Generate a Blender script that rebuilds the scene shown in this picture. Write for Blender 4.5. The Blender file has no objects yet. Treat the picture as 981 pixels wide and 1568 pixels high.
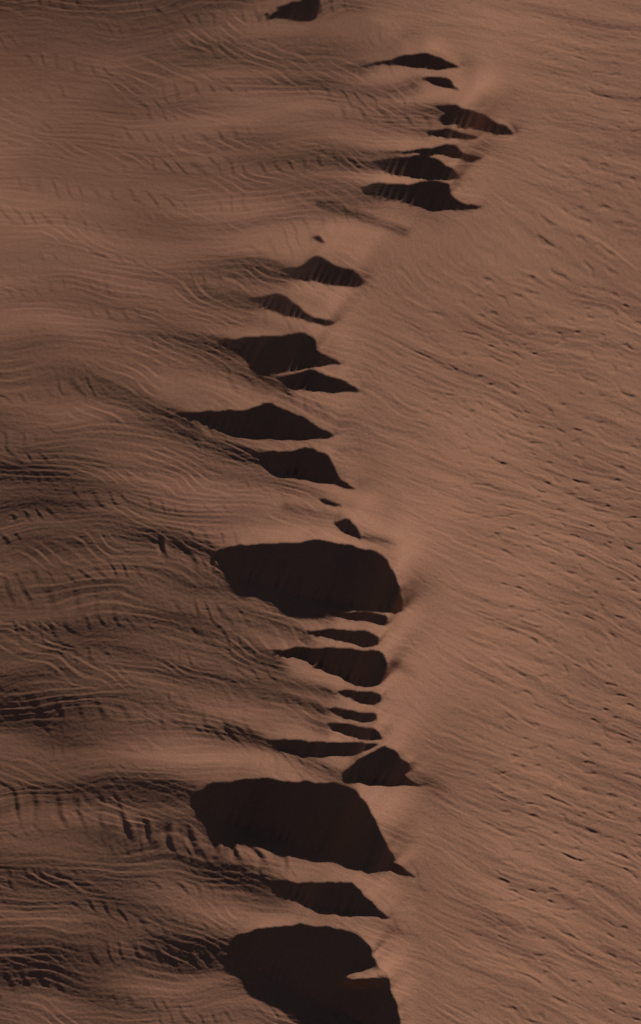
import bpy, math, numpy as np
from mathutils import Vector
rng=np.random.RandomState(7)
# ---------------------------------------------------------------- noise
_perm=rng.permutation(512); _perm=np.concatenate([_perm,_perm])
_ga=rng.rand(512)*2*np.pi; _gx=np.cos(_ga); _gy=np.sin(_ga)
def perlin(x,y,seed=0):
    x=x+seed*17.31; y=y+seed*9.77
    xi=np.floor(x).astype(np.int64); yi=np.floor(y).astype(np.int64)
    xf=x-xi; yf=y-yi
    u=xf*xf*xf*(xf*(xf*6-15)+10); v=yf*yf*yf*(yf*(yf*6-15)+10)
    def g(i,j,dx,dy):
        k=_perm[(_perm[(xi+i)&511]+yi+j)&511]
        return _gx[k]*dx+_gy[k]*dy
    a=g(0,0,xf,yf); b=g(1,0,xf-1,yf); c=g(0,1,xf,yf-1); d=g(1,1,xf-1,yf-1)
    return ((a*(1-u)+b*u)*(1-v)+(c*(1-u)+d*u)*v)*1.5
def sstep(a,b,x):
    t=np.clip((x-a)/(b-a),0,1); return t*t*(3-2*t)
def blur(A,n):
    for _ in range(n):
        A=(np.roll(A,1,0)+2*A+np.roll(A,-1,0))/4
        A=(np.roll(A,1,1)+2*A+np.roll(A,-1,1))/4
    return A
def box(A,n,ax):
    pw=[(0,0),(0,0)]; pw[ax]=(n+1,n)
    c=np.cumsum(np.pad(A,pw,mode='edge'),axis=ax)
    m=2*n+1
    if ax==0: return (c[m:]-c[:-m])/m
    return (c[:,m:]-c[:,:-m])/m
def bigblur(A,n):
    for _ in range(3): A=box(box(A,n,0),n,1)
    return A
def smooth1(a,n):
    ker=np.hanning(n); ker/=ker.sum()
    return np.convolve(np.pad(a,n//2,mode='edge'),ker,'valid')
# ---------------------------------------------------------------- plan units ("u" = 5 cm)
K=0.05; PITCH=math.radians(50); FOV=math.radians(12)
F=784/math.tan(FOV/2); D=F*K
sinp,cosp=math.sin(PITCH),math.cos(PITCH)
TANA=0.50; ALPHA=math.atan(TANA)
sx,sy=0.42,0.9075
STEP=1.3
xs=np.arange(-170,1150,STEP); ys=np.arange(-200,1780,STEP)
nx,ny=len(xs),len(ys)
X,Y=np.meshgrid(xs,ys)
# crest line of the dune
cl=np.array([(-200,430),(0,490),(100,700),(200,770),(320,715),(430,555),(500,510),(560,530),(670,515),(740,530),(830,590),(935,617),(1050,595),(1140,590),(1200,630),(1340,620),(1400,600),(1568,612),(1800,640)],float)
xc=np.interp(ys,cl[:,0],cl[:,1])
XC=smooth1(xc,121)[:,None]*np.ones((1,nx))
XM=smooth1(np.where(ys<330,620,xc),901)[:,None]*np.ones((1,nx))
DX=X-XC
right=sstep(-40,90,DX)
left=1-right
m0=smooth1(np.interp(ys,[-200,60,250,420,700,1568,1800],[-0.32,-0.30,0.12,0.42,0.55,0.48,0.48]),151)[:,None]
mr=smooth1(np.interp(ys,[-200,100,500,1000,1800],[0.22,0.24,0.30,0.38,0.42]),151)[:,None]
bigw=26*perlin(X/280,Y/170,50)+9*perlin(X/105,Y/66,51)
dl0=np.clip(-DX,0,1200); dr0=np.clip(DX,0,1200)
CL=190.
curve=CL*(1-np.exp(-dl0/CL))
# stream-line coordinate: lines of constant PHI are the wind streaks
PHI=Y+m0*curve-mr*dr0*right+bigw*(0.5+0.5*left)
def streak(ln,wd,seed,P=None):
    P=PHI if P is None else P
    a=perlin((X+0.9*P)/ln,P/wd,seed)
    b=perlin((X-1.3*P+40)/(ln*0.7),P/(wd*0.8)+5.3,seed+60)
    return 0.7*(a+b)
# macro form: the dune falls away on both sides
DM=X-XM
ddl=np.clip(-DM,0,3000); ddr=np.clip(DM,0,3000)
MACRO=-(0.00098*ddl**2/(1+ddl/700.))*(1+1.0*sstep(560,0,Y))-0.04*ddl*sstep(0,150,ddl)
MACRO+=-0.15*ddr*sstep(0,300,ddr)
MX=np.gradient(MACRO,axis=1)/STEP
# ---------------------------------------------------------------- slip faces
P=[
[(385,25),(428,18),(422,11),(450,2),(480,-10),(494,-8),(489,12),(481,31),(450,29)],
[(540,101),(590,92),(625,83),(650,79),(685,91),(706,104),(690,106),(640,103),(600,100)],
[(640,119),(670,114),(690,120),(700,134),(706,139),(680,133)],
[(660,163),(690,158),(725,169),(755,184),(775,189),(792,206),(760,206),(720,196),(690,191),(665,182),(690,174)],
[(650,200),(690,196),(738,210),(715,214),(660,207)],
[(590,232),(660,226),(692,217),(706,232),(742,243),(715,248),(700,238),(640,236)],
[(560,246),(610,242),(655,235),(674,246),(697,256),(704,275),(660,275),(600,269),(580,257)],
[(550,285),(575,279),(620,280),(655,275),(688,278),(692,300),(712,311),(742,317),(690,323),(640,316),(600,306),(560,297)],
[(476,362),(490,360),(498,372),(486,369)],
[(425,412),(465,404),(485,389),(500,400),(540,410),(557,425),(557,438),(530,439),(490,433),(450,427)],
[(370,455),(400,452),(432,449),(455,465),(474,480),(518,496),(490,499),(470,491),(420,479)],
[(325,520),(390,515),(430,512),(462,507),(480,516),(487,530),(500,546),(527,558),(490,560),(455,566),(400,573),(380,560),(360,540)],
[(420,577),(455,571),(480,564),(505,574),(530,582),(556,601),(500,599),(440,594)],
[(260,632),(320,628),(370,628),(410,612),(440,626),(470,639),(485,651),(514,666),(500,672),(440,669),(370,667),(330,654),(300,642)],
[(380,690),(440,692),(475,683),(500,694),(510,710),(525,735),(550,751),(520,744),(470,731),(415,723),(405,706)],
[(485,765),(500,761),(530,775),(515,776)],
[(508,800),(535,792),(545,805),(557,827),(530,817)],
[(320,846),(370,832),(440,832),(500,825),(540,836),(575,842),(592,854),(606,880),(616,905),(619,938),(560,932),(480,918),(430,904),(390,891),(355,871)],
[(495,936),(560,937),(594,939),(597,958),(560,951),(520,943)],
[(460,963),(530,963),(570,967),(580,974),(579,989),(540,987),(500,974)],
[(400,996),(460,990),(520,991),(582,996),(596,1012),(594,1035),(582,1049),(540,1046),(500,1024),(465,1008)],
[(505,1055),(585,1059),(583,1073),(575,1078),(545,1073)],
[(490,1080),(540,1088),(575,1091),(578,1104),(540,1103)],
[(490,1106),(560,1111),(577,1113),(587,1134),(540,1128)],
[(400,1130),(450,1133),(520,1136),(585,1138),(545,1154),(500,1158),(455,1154)],
[(519,1186),(545,1163),(587,1140),(605,1149),(632,1174),(618,1188),(655,1203),(600,1201),(545,1196)],
[(290,1218),(325,1197),(400,1192),(470,1197),(527,1199),(552,1214),(574,1250),(592,1290),(607,1320),(575,1321),(520,1310),(450,1291),(390,1273),(350,1260),(320,1240),(300,1231)],
[(568,1322),(600,1317),(622,1330),(644,1345),(600,1334)],
[(405,1345),(470,1350),(537,1350),(556,1365),(577,1388),(602,1407),(540,1399),(480,1389),(440,1369)],
[(345,1440),(400,1419),(450,1414),(512,1418),(565,1438),(574,1470),(592,1490),(607,1530),(619,1585),(640,1640),(600,1600),(540,1556),(470,1528),(415,1497),(380,1470)],
[(420,1690),(520,1680),(600,1690),(640,1760),(560,1750),(470,1720)],
]
def inpoly(px,py,poly):
    ins=np.zeros(px.shape,bool); n=len(poly)
    for i in range(n):
        x1,y1=poly[i]; x2,y2=poly[(i+1)%n]
        if y1==y2: continue
        c=((y1>py)!=(y2>py))&(px<(x2-x1)*(py-y1)/(y2-y1)+x1)
        ins^=c
    return ins
def rounded(poly):      # one round of corner cutting
    o=[]
    n=len(poly)
    for i in range(n):
        (x1,y1),(x2,y2)=poly[i],poly[(i+1)%n]
        o+= [(x1*.82+x2*.18,y1*.82+y2*.18),(x1*.18+x2*.82,y1*.18+y2*.82)]
    return o
WX=X+3.4*perlin(X/20,Y/20,1)+0.8*perlin(X/7,Y/7,2)
WY=Y+3.0*perlin(X/26,Y/14,3)+0.5*perlin(X/7,Y/6,4)
MASK=np.zeros((ny,nx)); SOFT=np.zeros((ny,nx)); WEAK=np.zeros((ny,nx))
for pi,poly in enumerate(P):
    a=np.array(poly,float)
    c0=max(0,int((a[:,0].min()-8-xs[0])/STEP)); c1=min(nx,int((a[:,0].max()+8-xs[0])/STEP)+1)
    r0=max(0,int((a[:,1].min()-14-ys[0])/STEP)); r1=min(ny,int((a[:,1].max()+14-ys[0])/STEP)+1)
    li=a[:,0].argmin(); lx,ly=a[li]; w=a[:,0].max()-lx; hgt=a[:,1].max()-a[:,1].min()
    sub=(slice(r0,r1),slice(c0,c1))
    xs_,ys_=X[sub],Y[sub]
    u_=np.clip((xs_-lx)/w,0,1)
    lw=np.exp(-u_*w/(0.30*w+8)) # 1 at left tip
    ra=a[a[:,0].argmax()]
    low=sstep(-2,6,ys_-(ly+(ra[1]-ly)*u_))*(1-u_)
    ton=np.sin((xs_*0.95+ys_*0.5)*2*np.pi/12+3.5*perlin(xs_/25,ys_/25,31))*(0.6+1.2*perlin(xs_/31,ys_/31,32))
    py=WY[sub]+low*min(hgt*0.12,6.5)*ton
    MASK[sub]=np.maximum(MASK[sub],inpoly(WX[sub],py,rounded(poly)))
    WEAK[sub]=np.maximum(WEAK[sub],lw*(w>60))
    if w<60 or pi==0: continue
    L=130+w*0.7; wid=6+0.14*hgt
    mm=m0[min(ny-1,max(0,int((ly-ys[0])/STEP))),0]
    t=(lx+0.30*w-X)/L
    dd0=np.clip(lx-X,-0.3*w,900)
    yl=ly+3-mm*0.75*CL*(1-np.exp(-dd0/CL))-0.6*(bigw-bigw[min(ny-1,int((ly-ys[0])/STEP)),int((lx-xs[0])/STEP)])
    dd=(Y-yl)/(wid*(1+1.8*np.clip(t,0,1)))
    dd=np.where(dd<0,dd*1.4,dd*0.75)      # crisp upper edge, long soft lower flank
    SOFT=np.maximum(SOFT,np.exp(-dd*dd)*sstep(0,0.15,t)*np.clip(1-t,0,1)**1.5*0.45)
MB=blur(MASK,1)
for (x0,y0,x1,y1,w,s) in [(490,310,620,354,8,.35),(250,834,345,852,8,.26),(240,1206,300,1212,7,.15),(320,1442,370,1450,8,.2),
      (640,1188,800,1240,12,.30),(440,775,520,790,8,.25),(560,822,606,830,6,.3),(600,1015,640,1030,7,.2),(545,1408,700,1450,10,.12),(400,1130,350,1110,8,.3),(-100,120,60,225,50,.22),(870,-10,990,30,30,.12)]:
    dxl,dyl=x1-x0,y1-y0; l2=dxl*dxl+dyl*dyl
    t=np.clip(((X-x0)*dxl+(Y-y0)*dyl)/l2,0,1)
    d2=(X-x0-t*dxl)**2+(Y-y0-t*dyl)**2
    SOFT=np.maximum(SOFT,s*np.exp(-d2/(w*w)))
nearc=np.exp(-np.clip(-DX-80,0,2000)/300)*left
ST=streak(300,50,6)*0.28+streak(210,28,7)*0.13
ST=ST*((0.38+0.62*nearc)*left+0.10*right)
ST+=streak(380,110,8)*0.13*(1-0.5*right)
# ---------------------------------------------------------------- march towards the sun, building the height
H=np.zeros((ny,nx))
SLM=0.55+0.09*sstep(380,250,Y)*sstep(560,700,X)
for r in range(ny-2,-1,-1):
    hp=H[r+1]; m=MB[r]
    rr=right[r]; mxs=sx*MX[r]
    comp=-np.clip(hp/95.,-0.06,0.28-0.11*rr)*(1-1.3*np.minimum(SOFT[r],.5))
    so_=SOFT[r]+comp+ST[r]
    lim=0.375-mxs
    so_=np.where(so_>lim-0.12,lim-0.12+0.12*np.tanh((so_-lim+0.12)/0.12),so_)   # soft flanks stay sunlit
    s=m*(SLM[r]*(1-0.06*WEAK[r])-mxs)+(1-m)*so_
    s=np.clip(s,-0.38,0.70)
    dl=STEP/(sy*sinp+s*cosp)
    h=np.interp(xs-sx*dl,xs,hp)+s*dl
    h1=(np.roll(h,1)+2*h+np.roll(h,-1))/4
    h2=(np.roll(h1,2)+2*h1+np.roll(h1,-2))/4
    h3=(np.roll(h2,5)+2*h2+np.roll(h2,-5))/4
    f=(1-m)
    H[r]=(h*0.5+h1*0.5)*(1-f)+f*(h1*(1-rr)+h3*rr)
# wind-smoothed right flank
HB=bigblur(H,30)
near=np.clip(bigblur(MASK,4)*6,0,1)
wgt=sstep(5,75,DX)*(1-near)
H=H*(1-wgt)+HB*wgt
H+=MACRO
# ---------------------------------------------------------------- ripples
quiet=np.clip(1-blur(MASK,3),0,1)**1.5
quiet=np.maximum(quiet,0.08*WEAK)
wx=9*perlin(X/70,Y/50,11); wy=9*perlin(X/80,Y/45,12)
def rip(ph,sharp=0.35):
    return np.sin(ph+sharp*np.sin(ph))
lee=np.clip(bigblur(SOFT,5)*2.6,0,1)
lee=np.clip(np.maximum(lee,0.9*sstep(0.10,0.45,streak(170,60,25))),0,1)*left
ampA=sstep(-0.2,0.45,streak(190,70,13))
RA=rip((PHI+wy*0.5)*2*np.pi/11+1.4*streak(90,26,14),0.7)*0.30*ampA*(1-lee)
RL=rip(((X+wx*1.2)*-0.46+(Y+wy*1.2)*0.88+0.3*bigw)*2*np.pi/12+1.3*perlin(X/50,Y/40,75),0.8)*0.50*lee*np.clip(0.3+1.6*np.abs(perlin(X/60,Y/30,76)),0,1.1)
def cross(ang,lam,sd,thr,sx_,sy_,amp):
    c=math.cos(math.radians(ang)); s_=math.sin(math.radians(ang))
    ph=((X+wx*1.5)*c+(Y+wy*1.2)*s_)*2*np.pi/lam+1.8*perlin(X/34,Y/26,sd)
    am=sstep(thr,thr+0.45,streak(sx_,sy_,sd+1))
    return rip(ph,0.8)*amp*am
RB=cross(-24,22,70,0.10,150,34,0.42)*(1-0.6*lee)
def belt(x0,y0,x1,y1,w):
    dxl,dyl=x1-x0,y1-y0; l2=dxl*dxl+dyl*dyl
    t=np.clip(((X-x0)*dxl+(Y-y0)*dyl)/l2,0,1)
    return np.exp(-(((X-x0-t*dxl)**2+(Y-y0-t*dyl)**2)/(w*w)))
bl=0.9*belt(-40,1225,180,1250,18)+1.15*belt(190,1262,440,1322,14)+belt(245,838,340,866,11)+0.35*belt(40,1080,430,1120,16)+0.45*belt(520,172,660,185,8)+0.4*belt(0,900,200,930,16)
RB+=rip((X*0.96-0.22*Y+1.3*wx)*2*np.pi/31+1.1*perlin(X/60,Y/34,78),0.8)*1.35*bl*np.clip(0.9+0.7*perlin(X/45,Y/45,79),0,2)
RC=streak(42,6.5,17)*0.55+streak(80,12,18)*0.75
ph=(PHI+0.04*X+wy*0.6)*2*np.pi/12.5+2.8*streak(50,20,19)
RD=rip(ph,0.7)*0.24*sstep(-0.1,0.5,streak(80,40,20))
ph2=(PHI-0.10*X+wy*0.6)*2*np.pi/20+2.6*streak(60,30,29)
RD+=rip(ph2,1.0)*0.48*sstep(-0.1,0.5,streak(90,50,28))
RW=streak(130,27,33)*1.2+streak(240,60,34)*2.2
dim=perlin((X+0.5*PHI)/19,PHI/10,21); dim=-1.25*sstep(0.28,0.80,dim)
fine=perlin(X/5,PHI/3.0,22)*0.16+perlin(X/8+Y/20,PHI/4.2,23)*0.17
H+=quiet*(left*(RA+RL+RB+0.30*RC)+right*((0.62*RC+RD+dim*sstep(60,200,DX))*(0.40+0.60*sstep(10,120,DX)*sstep(-50,350,Y))+RW*sstep(40,160,DX))+fine)
# small lit hummock in the lowest slip face
dx=(X-558)*0.99; dy=(Y-1499)+(X-558)*0.08
H+=13.0*np.exp(-(dx/32)**4-(dy/10)**2)*(1+0.15*perlin(X/12,Y/8,30))
# ---------------------------------------------------------------- to world
fw=np.array([0,cosp,-sinp]); up=np.array([0,sinp,cosp]); rt=np.array([1.,0,0])
C=-fw*D
cx=X-490.5; cy=784-Y
dz=up[2]*cy+fw[2]*F; dyy=up[1]*cy+fw[1]*F
Z=H*K
t=(Z-C[2])/dz
WXw=t*cx; WYw=C[1]+t*dyy
# skirt out to the horizon
NP=26
off=np.cumsum(0.25*1.42**np.arange(NP))
WXw=np.pad(WXw,NP,mode='edge'); WYw=np.pad(WYw,NP,mode='edge'); Zp=np.pad(Z,NP,mode='edge')
ox=np.zeros(nx+2*NP); ox[:NP]=-off[::-1]; ox[-NP:]=off
oy=np.zeros(ny+2*NP); oy[:NP]=off[::-1]; oy[-NP:]=-off
WXw=WXw+ox[None,:]; WYw=WYw+oy[:,None]
dist=np.maximum(np.abs(ox)[None,:],np.abs(oy)[:,None])
fade=np.exp(-dist/25.)
Zp=Zp*fade+(1-fade)*(-6+9*perlin(WXw/180,WYw/110,40)*np.clip(dist/60,0,1)+5*perlin(WXw/60,WYw/45,41)*np.clip(dist/60,0,1))
R,Cn=Zp.shape
co=np.stack([WXw,WYw,Zp],-1).reshape(-1,3).astype(np.float32)
idx=np.arange(R*Cn).reshape(R,Cn)
q=np.stack([idx[1:,:-1],idx[1:,1:],idx[:-1,1:],idx[:-1,:-1]],-1).reshape(-1,4).astype(np.int32)
me=bpy.data.meshes.new("sand_dune")
me.vertices.add(len(co)); me.vertices.foreach_set("co",co.ravel())
me.loops.add(q.size); me.loops.foreach_set("vertex_index",q.ravel())
me.polygons.add(len(q)); me.polygons.foreach_set("loop_start",np.arange(0,q.size,4,dtype=np.int32))
me.polygons.foreach_set("use_smooth",np.ones(len(q),bool))
me.update(calc_edges=True)
ob=bpy.data.objects.new("sand_dune",me); bpy.context.collection.objects.link(ob)
# ---------------------------------------------------------------- material
mat=bpy.data.materials.new("sand"); mat.use_nodes=True
nt=mat.node_tree; N=nt.nodes; Lk=nt.links
bs=N["Principled BSDF"]; bs.inputs["Roughness"].default_value=0.95; bs.inputs["Specular IOR Level"].default_value=0.05
tc=N.new("ShaderNodeTexCoord")
def noise(scale,detail=4):
    n=N.new("ShaderNodeTexNoise"); n.inputs["Scale"].default_value=scale; n.inputs["Detail"].default_value=detail
    Lk.new(tc.outputs["Object"],n.inputs["Vector"]); return n
n1=noise(0.08,5); n2=noise(9.0,4)
cr=N.new("ShaderNodeValToRGB"); cr.color_ramp.elements[0].position=0.3; cr.color_ramp.elements[1].position=0.7
cr.color_ramp.elements[0].color=(0.252,0.132,0.088,1); cr.color_ramp.elements[1].color=(0.306,0.163,0.110,1)
Lk.new(n1.outputs["Fac"],cr.inputs["Fac"])
mx=N.new("ShaderNodeMixRGB"); mx.blend_type='MULTIPLY'; mx.inputs["Fac"].default_value=0.55
cr2=N.new("ShaderNodeValToRGB"); cr2.color_ramp.elements[0].position=0.3; cr2.color_ramp.elements[1].position=0.7
cr2.color_ramp.elements[0].color=(0.55,0.55,0.55,1); cr2.color_ramp.elements[1].color=(1,1,1,1)
Lk.new(n2.outputs["Fac"],cr2.inputs["Fac"]); Lk.new(cr.outputs["Color"],mx.inputs["Color1"]); Lk.new(cr2.outputs["Color"],mx.inputs["Color2"])
Lk.new(mx.outputs["Color"],bs.inputs["Base Color"])
n3=noise(10.0,4); bp=N.new("ShaderNodeBump"); bp.inputs["Strength"].default_value=0.55; bp.inputs["Distance"].default_value=0.035
Lk.new(n3.outputs["Fac"],bp.inputs["Height"]); Lk.new(bp.outputs["Normal"],bs.inputs["Normal"])
me.materials.append(mat)
# ---------------------------------------------------------------- light
S=Vector((sx*math.cos(ALPHA),sy*math.cos(ALPHA),math.sin(ALPHA)))
sun=bpy.data.lights.new("sun","SUN"); sun.energy=5.0; sun.angle=math.radians(0.7); sun.color=(1.0,0.88,0.78)
so=bpy.data.objects.new("sun",sun); so.rotation_euler=(-S).to_track_quat('-Z','Y').to_euler(); so.location=(60,120,90); bpy.context.collection.objects.link(so)
w=bpy.data.worlds.new("World"); bpy.context.scene.world=w; w.use_nodes=True
sk=w.node_tree.nodes.new("ShaderNodeTexSky"); sk.sky_type='NISHITA'; sk.sun_disc=False
sk.sun_elevation=ALPHA; sk.sun_rotation=math.atan2(sx,sy)
bg=w.node_tree.nodes["Background"]; bg.inputs["Strength"].default_value=0.028
w.node_tree.links.new(sk.outputs["Color"],bg.inputs["Color"])
# ---------------------------------------------------------------- camera
cam=bpy.data.cameras.new("camera"); cam.sensor_fit='VERTICAL'; cam.angle=FOV; cam.clip_start=1; cam.clip_end=20000
co_=bpy.data.objects.new("camera",cam); co_.location=Vector(C); co_.rotation_euler=Vector(fw).to_track_quat('-Z','Y').to_euler()
bpy.context.collection.objects.link(co_); bpy.context.scene.camera=co_
sc=bpy.context.scene; sc.view_settings.view_transform='Standard'; sc.view_settings.look='None'; sc.view_settings.exposure=0
print("H range",H.min(),H.max())
